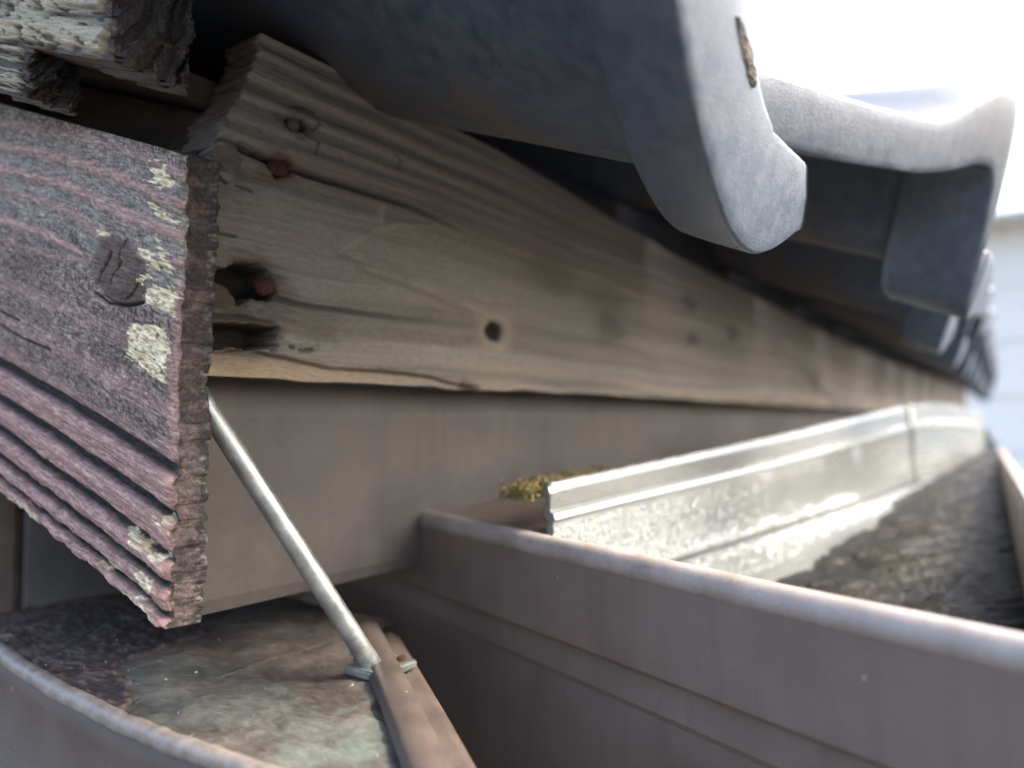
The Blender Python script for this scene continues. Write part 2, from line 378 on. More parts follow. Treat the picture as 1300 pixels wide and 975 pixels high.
# grain: broad soft bands plus fine fibres
kx, kz = at(628, 420, N=BN)[[0, 2]]
rk = np.hypot((E_ - kx) / 1.5, Z_ - kz)
gz = gz + .010 * np.sign(Z_ - kz) * G(rk, .014) * np.exp(-rk / .02)
fib = fbm(E_ * 25, gz * 900, 21, 4); band = fbm(E_ * 3, gz * 170, 22, 3)
H = (fib - .5) * .0009 + (band - .5) * .0016
up = sst(.095, .112, Z_ + .02 * np.clip(E_ - .2, 0, .6) * 0 - warp * .5)
ridge = .5 + .5 * np.sin((Z_ + warp * .8) * 2 * math.pi / .0095 + 3.5 * fbm(E_ * 7, Z_ * 60, 31))
rf = 1 - .75 * sst(.22, .42, E_)
H += up * (ridge - .5) * .0013 * rf * (.4 + 1.2 * fbm(E_ * 14, Z_ * 90, 38, 3))
C = mix((.158, .143, .124), (.222, .204, .18), sst(.2, .8, band))
C = mix(C, (.22, .193, .162), up * sst(.35, .9, ridge) * .6 * rf)
C = mix(C, (.11, .093, .08), up * sst(.45, .05, ridge) * .5 * rf)
C = C * (.86 + .28 * fib)[..., None]
warm = sst(.045, .022, Z_ + .004 * (fbm(E_ * 20, Z_ * 60, 5) - .5))
C = mix(C, (.32, .26, .19), warm * .5 * sst(.35, .6, fbm(E_ * 8, gz * 260, 44, 3)))
C = mix(C, (.15, .125, .11), .5 * sst(.52, .7, fbm(E_ * 9, Z_ * 22, 51, 4)) * sst(.3, .6, E_))
# long crack with a proud upper layer
d, s = pd([(300, 186), (330, 200), (380, 219), (430, 234), (520, 262), (600, 300), (700, 345)])
fade = sst(.42, .2, E_)
H += sst(0, .002, s * d) * G(np.maximum(s * d, 0), .02) * .0032 * fade
H -= G(d, .0009) * .004 * fade; C = mix(C, (.03, .026, .024), G(d, .0010) * fade)
d, s = pd([(240, 165), (300, 183), (350, 196), (372, 203)])
# cathedral figure
d1, s1 = pd([(487, 262), (479, 288), (455, 303), (432, 317), (440, 330), (470, 343), (520, 357), (580, 381), (622, 405)])
d2, s2 = pd([(479, 290), (505, 283), (560, 288), (620, 305), (680, 325), (760, 352), (850, 395)])
H += G(d1, .0014) * .0013 + G(d2, .0016) * .0011
C = mix(C, (.36, .33, .28), .42 * G(d1, .0024) * sst(.25, .65, fbm(E_ * 110, Z_ * 110, 35, 4))); C = mix(C, (.33, .28, .22), .3 * G(d2, .003))
dd, _ = pd([(428, 322), (470, 349), (520, 365), (600, 398)]); C = mix(C, (.10, .085, .075), .5 * G(dd, .0014))
# check running to the knot
d, s = pd([(338, 374), (372, 384), (420, 391), (480, 401), (560, 410), (612, 414)])
kf = sst(.38, .2, E_) * sst(.3, .55, fbm(E_ * 45, Z_ * 10, 36, 3) + .25 * sst(.26, .2, E_)); H -= G(d, .0010) * .003 * kf; C = mix(C, (.04, .035, .032), .85 * G(d, .0010 + .0016 * sst(.24, .17, E_)) * kf); C = mix(C, (.12, .11, .10), .4 * G(d, .0022))
# knots
H += .0012 * G(rk - .0085, .003); C = mix(C, (.29, .24, .17), .6 * G(rk - .0085, .0035))
H -= .006 * G(rk, .0048); C = mix(C, (.022, .017, .016), sst(.0066, .0048, rk + .0012 * (fbm(E_ * 400, Z_ * 400, 8) - .5)))
for x, y, r, k in ((880, 432, .010, .75), (930, 424, .013, .55), (876, 384, .011, .55), (775, 420, .016, .5), (770, 385, .02, .35), (1035, 482, .02, .55), (1120, 470, .03, .4), (700, 350, .02, .35), (985, 440, .02, .3)):
    a, b = at(x, y, N=BN)[[0, 2]]; rr = np.hypot((E_ - a) / 2.4, Z_ - b) + .006 * (fbm(E_ * 60, Z_ * 150, 71, 3) - .5)
    C = mix(C, (.055, .047, .045), k * sst(r, r * .3, rr))
d, _ = pd([(1020, 470), (1035, 490), (1055, 505), (1065, 525)]); C = mix(C, (.06, .05, .045), .7 * G(d, .004))
# rotted cavities
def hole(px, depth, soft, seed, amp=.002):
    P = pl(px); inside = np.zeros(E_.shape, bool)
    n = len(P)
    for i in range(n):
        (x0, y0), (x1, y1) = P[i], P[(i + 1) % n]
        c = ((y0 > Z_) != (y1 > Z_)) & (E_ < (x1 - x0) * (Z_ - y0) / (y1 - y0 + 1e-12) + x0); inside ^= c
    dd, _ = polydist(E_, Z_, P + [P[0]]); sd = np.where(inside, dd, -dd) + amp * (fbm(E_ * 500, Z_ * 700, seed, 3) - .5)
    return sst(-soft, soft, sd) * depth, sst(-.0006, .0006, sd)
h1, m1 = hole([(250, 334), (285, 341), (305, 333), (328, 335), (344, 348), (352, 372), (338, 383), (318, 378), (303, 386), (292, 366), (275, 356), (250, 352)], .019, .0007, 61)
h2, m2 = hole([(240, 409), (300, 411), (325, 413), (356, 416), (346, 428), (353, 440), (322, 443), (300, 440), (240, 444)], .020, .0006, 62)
H -= np.maximum(h1, h2); C = mix(C, (.007, .0065, .0065), np.maximum(m1, m2))  # near-black rot colour, with the shade inside the hollows painted in
h3, m3 = hole([(362, 152), (385, 151), (392, 163), (380, 170), (364, 166)], .006, .0007, 63); H -= h3; C = mix(C, (.04, .033, .03), m3)
h4, m4 = hole([(335, 203), (368, 206), (372, 222), (352, 226)], .004, .0008, 64); H -= h4; C = mix(C, (.06, .03, .02), m4)
# dark rot stains round the cavities, brown fibres between them
for px, r, k, c in (((318, 358), .016, .8, (.035, .028, .024)), ((285, 372), .012, .75, (.05, .038, .03)), ((300, 428), .017, .7, (.03, .025, .022)), ((345, 408), .010, .55, (.06, .045, .035)), ((372, 158), .008, .6, (.06, .05, .045)), ((352, 214), .009, .7, (.075, .032, .02)), ((270, 395), .013, .6, (.07, .05, .036)), ((400, 415), .012, .4, (.07, .055, .045)), ((300, 240), .01, .3, (.09, .075, .065))):
    a, b = at(*px, N=BN)[[0, 2]]; rr = np.hypot((E_ - a) / 1.9, Z_ - b) + .010 * (fbm(E_ * 110, Z_ * 500, 75, 4) - .5)
    C = mix(C, c, k * sst(r, r * .25, rr))
# splintered lower edge
d, s = pd([(250, 399), (310, 403), (350, 412)]); C = mix(C, (.05, .042, .036), .7 * G(d, .0008)); H -= .002 * G(d, .0008)
d, s = pd([(345, 446), (362, 439), (385, 444), (402, 441)]); kf = sst(.35, .6, fbm(E_ * 300, Z_ * 200, 37, 3)); C = mix(C, (.05, .04, .034), .8 * G(d, .0009) * kf); H -= .002 * G(d, .0008) * kf
d, s = pd([(290, 446), (320, 444), (345, 452), (400, 461), (425, 468), (520, 475), (600, 490)])
H -= sst(.0012, -.0004, s * d) * .0028 * sst(.40, .30, E_) * (Z_ < .03)
C = mix(C, (.045, .036, .03), .75 * G(d, .0008) * sst(.42, .3, E_))
d, s = pd([(480, 468), (520, 474), (610, 489)]); C = mix(C, (.06, .05, .04), .6 * G(d, .0009))
d, s = pd([(590, 488), (605, 496)]); C = mix(C, (.05, .04, .035), .7 * G(d, .0035)); H -= .003 * G(d, .003)
lw = sst(.185, .165, E_) ; C = mix(C, (.36, .25, .14), .5 * sst(.028, .02, Z_) * sst(.30, .2, E_))
# fine cracked corner, upper left
for px in ([(388, 138), (400, 142), (404, 158), (396, 165)], [(372, 133), (392, 137)], [(385, 172), (402, 180), (398, 196)], [(500, 195), (508, 205), (503, 215)], [(300, 235), (320, 243)], [(275, 295), (300, 300)]):
    d, _ = pd(px); H -= .0015 * G(d, .0005); C = mix(C, (.05, .042, .038), .75 * G(d, .0006))
P = np.stack([E_, BN - H, Z_ + (fbm(E_ * 30, q * 0, 33, 3) - .5) * .003 * (1 - q)], -1)
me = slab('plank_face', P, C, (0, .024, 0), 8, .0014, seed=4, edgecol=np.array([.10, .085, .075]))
bm = bmesh.new()  # strip added above the board to block sky gaps and darken the recess
vs = [bm.verts.new(c) for c in ((.30, .296, .10), (3.3, .296, .07), (3.3, .296, .23), (.30, .296, .175), (.30, .310, .10), (3.3, .310, .07), (3.3, .310, .23), (.30, .310, .175))]
for f in ((0, 1, 2, 3), (7, 6, 5, 4), (0, 4, 5, 1), (1, 5, 6, 2), (2, 6, 7, 3), (3, 7, 4, 0)): bm.faces.new([vs[i] for i in f])
tag(bm_obj('gap_blocker', bm, M_GAPSHADE), 'black blocking strip added to darken the gap between the grey eaves board and the tiles', 'board')
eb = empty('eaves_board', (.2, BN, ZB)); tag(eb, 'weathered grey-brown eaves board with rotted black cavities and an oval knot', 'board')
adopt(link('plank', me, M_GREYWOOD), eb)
def lump(name, px, size, mat, N, parent, sq=(1, 1, 1), seed=0):
    bm = bmesh.new(); bmesh.ops.create_icosphere(bm, subdivisions=3, radius=1)
    c = at(*px, N=N)
    for v in bm.verts:
        p = np.array(v.co); k = .72 + .56 * float(fbm(np.array(p[0] * 2.3 + seed), np.array(p[1] * 2.1 + p[2] * 1.7), seed, 3))
        v.co = tuple(c + p * k * size * np.array(sq))
    return adopt(bm_obj(name, bm, mat, None, True), parent)
lump('nail_head', (352, 214), .0042, M_RUST, BN + .001, eb, (1.2, .6, .9), 3)
lump('nail_head', (371, 160), .0040, M_DARKWOOD, BN + .002, eb, (.9, .6, 1), 5)
lump('nail_head', (334, 364), .0046, M_RUST, BN + .002, eb, (1, .8, .9), 8)
def splinter(px, N, th, mat, parent, seed):
    bm = bmesh.new(); pts = [at(x, y, N=N + random.uniform(-.002, .002)) for x, y in px]
    a = [bm.verts.new(tuple(p)) for p in pts]; b = [bm.verts.new((p[0] + .001, p[1] + th, p[2] - .0005)) for p in pts]
    bm.faces.new(a); bm.faces.new(b[::-1])
    for i in range(len(a)): bm.faces.new((a[i], b[i], b[(i + 1) % len(a)], a[(i + 1) % len(a)]))
    bmesh.ops.bevel(bm, geom=bm.edges[:], offset=.0006, segments=1, affect='EDGES')
    return adopt(bm_obj('splinter', bm, mat, None, False), parent)
M_SPLINT = noise_mat('split_wood', (.075, .066, .057), (.16, .143, .122), .85, 300, .5, .0006, stretch=(.3, 1, 1))
splinter([(268, 188), (282, 178), (300, 183), (308, 205), (300, 222), (280, 210)], BN - .004, .012, M_SPLINT, eb, 1)
splinter([(283, 150), (300, 148), (330, 165), (345, 188), (322, 192), (285, 172)], BN - .001, .01, M_SPLINT, eb, 2)
splinter([(262, 196), (290, 206), (302, 222), (292, 232), (270, 216)], BN - .016, .004, M_SPLINT, eb, 3)

# ------------------------------------------------------------------ pink bargeboard on the gable
EF = .155
nu, nv = 560, 500
N0, N1, N2 = .257, .425, .72
uu = np.concatenate([np.linspace(N0, N1, 480), np.linspace(N1, N2, 81)[1:]]); nu = len(uu)
qv = np.linspace(0, 1, nv)                                   # 0 top, 1 bottom
top = lambda n: .0945 + (n - .2533) * .357; bot = lambda n: -.0745 + (n - .2601) * .30
Q = np.broadcast_to(qv[None, :], (nu, nv)); endlean = (.2533 + .0068 * qv)
Nn = endlean[None, :] + (uu - N0)[:, None]
edge = (fbm(uu * 160, uu * 0, 77, 4) - .5)
Zz = top(Nn) * (1 - Q) + bot(Nn) * Q - (Q ** 8) * (edge * .0035)[:, None]
sl = Nn - endlean[None, :]                                   # distance from the cut end
# knot
kp = at(152, 345, E=EF); kn, kz = kp[1], kp[2]
rkx = (Nn - kn) * .66; rkz = (Zz - kz) - .33 * (Nn - kn)
rk = np.hypot(rkx, rkz)
wq = Q + .016 * np.sin(sl * 26) * (1 - Q) + (fbm(sl * 9, Q * 5, 81, 3) - .5) * .02
wq = wq + .05 * np.sign(rkz) * -1 * -1 * G(rk, .022) * -1
fine = fbm(sl * 330, wq * 150, 82, 4)                        # short fibre ticks
dash = vnoise(sl * 320, wq * 480, 83) * .55 + vnoise(sl * 1100, wq * 260, 84) * .45
cross = fbm(sl * 1300, wq * 130, 85, 3)
blot = fbm(sl * 40, Q * 14, 86, 4)
H = (fine - .5) * .0009 + (dash - .5) * .0005 + (blot - .5) * .001
base = mix((.165, .125, .108), (.25, .187, .16), sst(.35, .65, blot))
grey = np.array((.25, .222, .19)); pink = np.array((.50, .315, .275)); dark = np.array((.036, .033, .031)); pale = np.array((.87, .775, .53))
upz = sst(.40, .25, Q)
base = mix(base, grey, upz * .65)
C = base * (.2 + 1.6 * dash)[..., None] * (.6 + .8 * fine)[..., None]
C = mix(C, dark * 1.1, .75 * sst(.50, .64, cross) * sst(.1, .4, blot))
C = mix(C, grey * 1.5, .5 * sst(.58, .72, fbm(sl * 500, wq * 260, 87, 3)))
for qc, wd, k in ((.045, .012, .5), (.105, .013, .8), (.165, .012, 1.), (.222, .010, .75), (.295, .010, 1.), (.345, .008, .5), (.46, .02, .4), (.56, .03, .45)):
    g = G(wq - qc, wd) * k; C = mix(C, pink * (.7 + .6 * dash)[..., None], g * (.35 + .9 * fine).clip(0, 1)); H += g * .0011
for qc, wd, k in ((.075, .013, .5), (.135, .013, .55), (.195, .012, .55), (.25, .016, .5)):
    g = G(wq - qc, wd) * k; C = mix(C, np.array((.32, .29, .245)) * (.35 + 1.3 * dash)[..., None], g); H -= g * .0011
# the deep ridges of the lower third
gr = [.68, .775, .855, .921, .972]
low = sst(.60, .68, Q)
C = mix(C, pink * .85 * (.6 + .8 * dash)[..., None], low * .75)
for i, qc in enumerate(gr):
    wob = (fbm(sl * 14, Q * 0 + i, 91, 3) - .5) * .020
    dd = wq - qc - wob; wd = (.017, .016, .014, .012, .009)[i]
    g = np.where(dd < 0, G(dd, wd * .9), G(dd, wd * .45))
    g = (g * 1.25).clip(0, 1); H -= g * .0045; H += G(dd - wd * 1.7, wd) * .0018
    C = mix(C, dark * (.6 + .9 * dash)[..., None], (g * 1.5).clip(0, 1) * (.85 + .3 * fine).clip(0, 1))  # groove colour: bare weathered wood plus painted-in shadow
# knot body
kk = sst(.0155, .0115, rk + .0015 * (fbm(Nn * 300, Zz * 300, 92, 3) - .5))
ang = np.arctan2(rkz, rkx)
kc = mix((.05, .04, .036), (.20, .145, .12), fbm(rkx * 260 + rkz * 120, rkz * 60, 93, 4))
C = mix(C, kc * .85, kk * .85); H += kk * ((fbm(ang * 2, rk * 700, 94, 3) - .5) * .0016)
for px in ([(140, 320), (130, 345), (124, 360)], [(158, 308), (150, 335), (140, 358)], [(120, 372), (138, 385), (160, 388), (182, 384)], [(176, 358), (168, 372), (160, 380)], [(0, 412), (30, 430), (65, 445)], [(0, 395), (25, 408)]):
    pts = [tuple(at(x, y, E=EF)[1:]) for x, y in px]; d, _ = polydist(Nn, Zz, pts)
    H -= .0022 * G(d, .0006); C = mix(C, dark * .6, .9 * G(d, .0006))
# flakes where the bare pale wood shows
def patch(px, k=1., seed=0):
    global C, H
    pts = [tuple(at(x, y, E=EF)[1:]) for x, y in px]; n = len(pts); ins = np.zeros(Nn.shape, bool)
    for i in range(n):
        (x0, y0), (x1, y1) = pts[i], pts[(i + 1) % n]
        ins ^= ((y0 > Zz) != (y1 > Zz)) & (Nn < (x1 - x0) * (Zz - y0) / (y1 - y0 + 1e-12) + x0)
    d, _ = polydist(Nn, Zz, pts + [pts[0]]); sd = np.where(ins, d, -d)
    along = Zz - .33 * Nn
    sd = sd + .008 * (fbm(Nn * 170, along * 1100, 101 + seed, 4) - .5) - .0004
    m = sst(-.0002, .0004, sd) * k
    st = vnoise(Nn * 420, along * 1500, 111 + seed)
    pc = mix((.55, .44, .27), pale, sst(.2, .7, st)); pc = mix(pc, (.55, .36, .14), .45 * sst(.62, .8, fbm(Nn * 120, along * 240, 121 + seed, 3)))
    pc = mix(pc, (.10, .085, .07), .8 * sst(.22, .08, vnoise(Nn * 500, along * 900, 131 + seed)))
    C = mix(C, pc, m); H += m * (st - .7) * .0012
patch([(192, 207), (212, 212), (222, 236), (205, 238), (192, 232)], 1, 1)
patch([(180, 236), (190, 242), (188, 250)], 1, 2)
patch([(186, 255), (205, 262), (222, 288), (205, 284)], 1, 3)
patch([(178, 312), (192, 316), (206, 330), (200, 342), (186, 336)], 1, 4)
patch([(196, 300), (216, 330), (222, 352), (206, 346)], .8, 5)
patch([(172, 358), (186, 346), (192, 352), (182, 362)], 1, 6)
patch([(184, 372), (192, 362), (222, 362), (222, 398), (205, 392), (184, 384)], 1, 7)
patch([(164, 412), (186, 408), (210, 414), (216, 440), (212, 488), (196, 480), (158, 452)], 1, 8)
patch([(126, 293), (138, 296), (136, 302)], 1, 9)
patch([(160, 672), (184, 690), (206, 708), (200, 716), (178, 702)], .8, 10)
patch([(118, 694), (140, 706), (158, 722), (150, 728), (128, 712)], .6, 11)
patch([(176, 728), (192, 740), (196, 752), (180, 744)], .9, 12)
patch([(156, 742), (182, 764), (196, 782), (184, 784), (160, 760)], .9, 13)
patch([(0, 618), (25, 634), (55, 660), (50, 666), (20, 646), (0, 630)], .7, 14)
patch([(208, 652), (214, 668), (204, 664)], .9, 15)
# paint lip along the cut end
en = sst(.006, .001, sl); C = mix(C, pink * (.55 + .5 * fine)[..., None], en * .55 * sst(.15, .5, Q)); H -= sst(.0035, 0, sl) * .0015
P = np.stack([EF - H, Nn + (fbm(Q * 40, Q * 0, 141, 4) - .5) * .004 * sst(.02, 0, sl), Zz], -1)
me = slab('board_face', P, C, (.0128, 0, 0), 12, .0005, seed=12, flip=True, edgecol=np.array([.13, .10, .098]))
# end-grain colouring of the cut end (dusty pink near the face, pale crumbling fibres behind)
ca = me.color_attributes['Col']; n = len(me.vertices)
co = np.empty(n * 3); me.vertices.foreach_get('co', co); co = co.reshape(-1, 3)
cc = np.empty(n * 4, np.float32); ca.data.foreach_get('color', cc); cc = cc.reshape(-1, 4)
k = (np.arange(n) >= nu * nv) & (co[:, 1] < .27)
zz_ = co[:, 2]; fr = (co[:, 0] - EF) / .0128
nz1 = fbm(zz_ * 700, fr * 6, 151, 4); nz2 = fbm(zz_ * 300, fr * 2, 152, 4)
ec = mix((.062, .05, .046), (.125, .094, .086), sst(.4, .65, nz2)); ec = ec * (.4 + 1.2 * nz1)[:, None]
cr = sst(.7, .95, fr + .35 * (nz2 - .5)); ec = mix(ec, mix((.05, .044, .04), (.20, .18, .15), sst(.5, .75, nz1)), cr)
cc[k, :3] = ec[k]; ca.data.foreach_set('color', cc.ravel())
co2 = co.copy(); co2[k, 1] += ((nz1[k] - .5) * .0016 - (fr[k] ** 2) * .0015 + (fbm(zz_[k] * 70, fr[k] * 2, 153, 4) - .5) * .007 * fr[k]); me.vertices.foreach_set('co', co2.ravel()); me.update()
bb = link('bargeboard', me, M_PAINTWOOD)
tag(bb, 'pinkish peeling painted bargeboard with ridged grain and a dark knot', 'board')

# ------------------------------------------------------------------ battens above the bargeboard
def batten(name, label, e0, e1, n0, zb, zt, slope, seed, cw, ce):
    root = empty(name, (e0, n0, zb)); tag(root, label, 'batten')
    # end face grid (towards the eave) and four sides: an extruded end-grain grid
    nu, nv = 150, 150
    u = np.linspace(0, 1, nu)[:, None] * np.ones((1, nv)); v = np.ones((nu, 1)) * np.linspace(0, 1, nv)[None, :]
    X = e0 + (e1 - e0) * u; Z = zb + (zt - zb) * v
    ragr = (fbm(v * 14, v * 0, seed, 4) - .5) * .006 * u; ragb = (fbm(u * 9, u * 0, seed + 1, 4) - .5) * .006 * (1 - v)
    ring = np.hypot((u + .75) * 1.1, (v - 1.5)) * 9 + fbm(u * 4, v * 4, seed + 2, 3) * 1.2
    rr = np.abs((ring % 1) - .5) * 2; st = _hash(np.floor(ring), np.floor(ring) * 0, seed)
    f = fbm(u * 40, v * 40, seed + 3, 4)
    dep = (st - .5) * .007 - sst(.75, 1, rr) * .0025 + (f - .5) * .0025 + .004 * u
    C = mix(np.array(ce) * .55, np.array(ce) * 1.3, f); C = mix(C, np.array(ce) * .3, sst(.7, 1, rr))
    C = mix(C, (.28, .22, .15), .6 * sst(.62, .8, fbm(u * 12, v * 30, seed + 4, 3)) * sst(.4, .1, v))
    P = np.stack([X + ragr, n0 + dep, Z + ragb], -1)
    me = slab('end_grain', P, C, (0, .03, .03 * slope), 4, .001, seed=seed, edgecol=np.array(ce))
    adopt(link('end_grain', me, M_ROTWOOD), root)
    # weathered outer face
    ns, nt = 420, 170
    s = np.linspace(0, 1, ns)[:, None] * np.ones((1, nt)); t = np.ones((ns, 1)) * np.linspace(0, 1, nt)[None, :]
    Y = n0 + .004 + s * .42 + (fbm(t * 12, t * 0, seed + 11, 4) - .5) * .010 * (1 - s) ** 6
    Zf = zb + (zt - zb) * t + (Y - n0) * slope
    bd = fbm(s * 7, t * 11, seed + 12, 3); fb = fbm(s * 55, t * 90, seed + 13, 4); ch = fbm(s * 60, t * 26, seed + 14, 3)
    H = (bd - .5) * .007 + (fb - .5) * .0022 - sst(.6, .72, ch) * .0018
    C = mix(np.array(cw) * .38, np.array(cw) * 1.12, sst(.38, .62, bd)); C = C * (.45 + 1.1 * fb)[..., None]
    C = mix(C, np.array((.09, .08, .07)), .8 * sst(.58, .7, ch))
    P = np.stack([e0 - .0015 - H, Y, Zf], -1)
    me = slab('outer_face', P, C, (e1 - e0 - .004, 0, 0), 5, .0012, seed=seed + 2, flip=True, edgecol=np.array((.12, .10, .085)))
    adopt(link('outer_face', me, M_ROTWOOD), root)
    return root
batten('verge_batten', 'upper weathered batten with pale split face and blackened rotten end', .1315, .1615, .258, .121, .178, .357, 201, (.42, .375, .29), (.115, .105, .10))
batten('packing_batten', 'short grey broken batten end wedged on top of the pink bargeboard', .1325, .1525, .325, .1255, .1445, .357, 231, (.45, .41, .33), (.13, .12, .11))
# rafter in the dark behind
bm = bmesh.new()
vs = [bm.verts.new((x, y, z + (y - .3) * .364)) for x in (.205, .245) for y in (.30, .9) for z in (.075, .134)]
for f in ((0, 1, 3, 2), (4, 6, 7, 5), (0, 4, 5, 1), (2, 3, 7, 6), (0, 2, 6, 4), (1, 5, 7, 3)): bm.faces.new([vs[i] for i in f])
bmesh.ops.bevel(bm, geom=bm.edges[:], offset=.003, segments=2, affect='EDGES')
tag(bm_obj('rafter', bm, M_DARKWOOD), 'dim brown rafter in the dark gap behind the battens', 'rafter')

# ------------------------------------------------------------------ brown metal fascia below the eaves board
es = np.linspace(.184, 3.3, 190); prof = [(.004, .034), (.0, .0), (.0, -.02), (.0006, -.05), (.0, -.078), (.001, -.0835), (.014, -.0845)]
secs = []
for e in es:
    wv = (fbm(np.array(e * 9), np.array(.3), 301, 3) - .5) * .003
    secs.append([(e, .298 + a + wv * (1 if b < .01 else 0), b) for a, b in prof])
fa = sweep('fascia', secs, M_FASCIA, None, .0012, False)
tag(fa, 'dusty brown metal-clad fascia running along below the grey eaves board', 'fascia')

# ------------------------------------------------------------------ gutter
gu = empty('gutter', (.28, .1, -.11)); tag(gu, 'box gutter with a bright whitish inner wall running off along the eave', 'gutter')
GK = .0955
gn = np.array([GK, 1, 0]); gc0 = .2 + GK * .28
rim = [atp(x, y, gn, gc0) for x, y in ((560, 652), (610, 640), (649, 630), (766, 605), (880, 580), (1000, 554), (1080, 534), (1150, 517), (1185, 513), (1215, 517), (1245, 528))]
cre = [atp(x, y, gn, gc0 - .008) for x, y in ((640, 782), (730, 748), (820, 720), (910, 694), (1000, 666), (1090, 637), (1180, 606), (1215, 597), (1240, 588))]
RE, RZ = np.array(rim)[:, 0], np.array(rim)[:, 2]; CE, CZ = np.array(cre)[:, 0], np.array(cre)[:, 2]
GE = np.concatenate([np.linspace(.262, .6, 90), np.linspace(.6, 1.4, 91)[1:]])
Nb = lambda e: gc0 - GK * e
zr = lambda e: np.interp(e, RE, RZ, ) ; zc = lambda e: np.interp(e, CE, CZ)
zm = lambda e: -.1 + .0687 * (e - .446)
def smooth1(f, e):
    return sum(f(np.clip(e + d, .23, 1.45)) for d in np.linspace(-.05, .05, 9)) / 9
rr_, cc_, mm_ = smooth1(zr, GE), smooth1(zc, GE), zm(GE)
secs = []
for e, a, c, mz in zip(GE, rr_, cc_, mm_):
    n = float(Nb(e)); hgt = a - c; w1 = (float(fbm(np.array(e * 22), np.array(1.), 311, 3)) - .5) * .0022
    mz = min(mz, c - .006)
    secs.append([(e, n + .004, a - .003), (e, n + .0015, a + .0006), (e, n, a), (e, n - .0012, a - .002), (e, n - .001, a - .22 * hgt), (e, n - .0035, a - .25 * hgt), (e, n - .0045, a - .29 * hgt), (e, n - .003 , a - .33 * hgt),
                 (e, n - .0035 + w1, a - .66 * hgt), (e, n - .006, c + .003), (e, n - .0068, c + .0012), (e, n - .0025, c + .0004), (e, n - .0032, c - .0018), (e, n - .0115, c - .0022), (e, n - .018 + w1, c + (mz - c) * .3), (e, n - .034, mz + .0005), (e, n - .05, mz - .004)])
S = np.array(secs); S[:, :, 0] = np.maximum(S[:, :, 0], .222 + .37 * S[:, :, 1] + .0150); secs = S
bw = sweep('back_wall', secs, M_WHITE, None, .0010, True); adopt(bw, gu)
md = bw.modifiers.new('crease', 'EDGE_SPLIT'); md.split_angle = math.radians(28)
# front wall, bottom
Nf = lambda e: -.006 + .0685 * (e - .21)
secs = [[(e, Nf(e) - .010, -.050), (e, Nf(e), -.046), (e, Nf(e) + .002, -.05), (e, Nf(e) + .002, -.12), (e, Nf(e) + .006, -.135)] for e in np.linspace(.235, 1.39, 40)]
adopt(sweep('front_wall', secs, M_BROWN, None, .0012), gu)
secs = [[(e, Nf(e) + (Nb(e) - .04 - Nf(e)) * t, min(zm(e) - .009, -.06)) for t in (0, .5, 1)] for e in np.linspace(.30, 1.38, 10)]
adopt(sweep('gutter_floor', secs, M_BROWN, None, .0012), gu)
adopt(tube('rim_bead', [(e, float(Nb(e)) + .002, z + .0005) for e, z in zip(GE, rr_) if e > .309], .0021, M_WHITE, None, 10, .25, 3), gu)
# joint band near the far end
def band(e0, e1, off):
    out = []
    for e in np.linspace(e0, e1, 5):
        i = int(np.argmin(np.abs(GE - e))); sec = S[i].copy(); sec[:, 0] = e; sec[:, 1] -= off; sec[:, 2] += off * .6; out.append(sec)
    return out
adopt(sweep('joint_band', band(.955, .99, .0018), M_WHITE, None, .0014, True), gu)
adopt(sweep('far_end_plate', [[(1.392, Nb(1.392) + .002, z) for z in (.0, -.05, -.13)], [(1.395, Nf(1.392), z) for z in (-.045, -.06, -.13)]], M_WHITE, None, .0014), gu)
# end wall (towards the gable): folded brown sheet
def ew(n): return .222 + .37 * n
prof = [(.0105, -.063), (.0108, -.0575), (.009, -.0550), (.005, -.0540), (.001, -.0550), (-.0004, -.058), (0, -.062), (0, -.080), (.0006, -.096), (.003, -.0982), (.0075, -.0992), (.008, -.104), (.0075, -.113), (.0095, -.1153), (.0112, -.1168), (.0112, -.16), (.0112, -.30)]
secs = []
for n in np.linspace(-.012, .46, 76):
    dv = np.array([1, -.37]) / math.hypot(1, .37)
    wv = (float(fbm(np.array(n * 12), np.array(.5), 321, 3)) - .5) * .0016
    secs.append([(ew(n) + dv[0] * (a + wv), n + dv[1] * (a + wv), z - .16 * 0 + wv * .6) for a, z in prof])
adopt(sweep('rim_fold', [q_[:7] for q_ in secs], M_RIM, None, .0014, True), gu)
e_w = sweep('end_wall', [q_[6:] for q_ in secs], M_BROWN, None, .001, True); adopt(e_w, gu); md = e_w.modifiers.new('crease', 'EDGE_SPLIT'); md.split_angle = math.radians(40)
# water drops clinging to the inner wall
V = []; F = []
def drop(c, r, nrm):
    nrm = np.array(nrm) / np.linalg.norm(nrm); a = np.cross(nrm, [1, 0, 0]); a /= np.linalg.norm(a); b = np.cross(nrm, a); o = len(V)
    for ph, rr in ((0, 1.), (.45, .86), (.8, .5)):
        for k in range(8): V.append(c + r * (rr * (math.cos(k * math.pi / 4) * a + math.sin(k * math.pi / 4) * b) + nrm * ph * .8))
    V.append(c + r * nrm * .75); V.append(c - r * nrm * .1)
    for l in (0, 1):
        for k in range(8): F.append((o + l * 8 + k, o + l * 8 + (k + 1) % 8, o + l * 8 + 8 + (k + 1) % 8, o + l * 8 + 8 + k))
    for k in range(8): F.append((o + 16 + k, o + 16 + (k + 1) % 8, o + 24)); F.append((o + (k + 1) % 8, o + k, o + 25))
def wallpt(e, k):
    i = int(np.argmin(np.abs(GE - e))); sec = S[i]; x = k * (len(sec) - 1); j = min(int(x), len(sec) - 2); t = x - j
    p = sec[j] * (1 - t) + sec[j + 1] * t; p = p.copy(); p[0] = e; return p
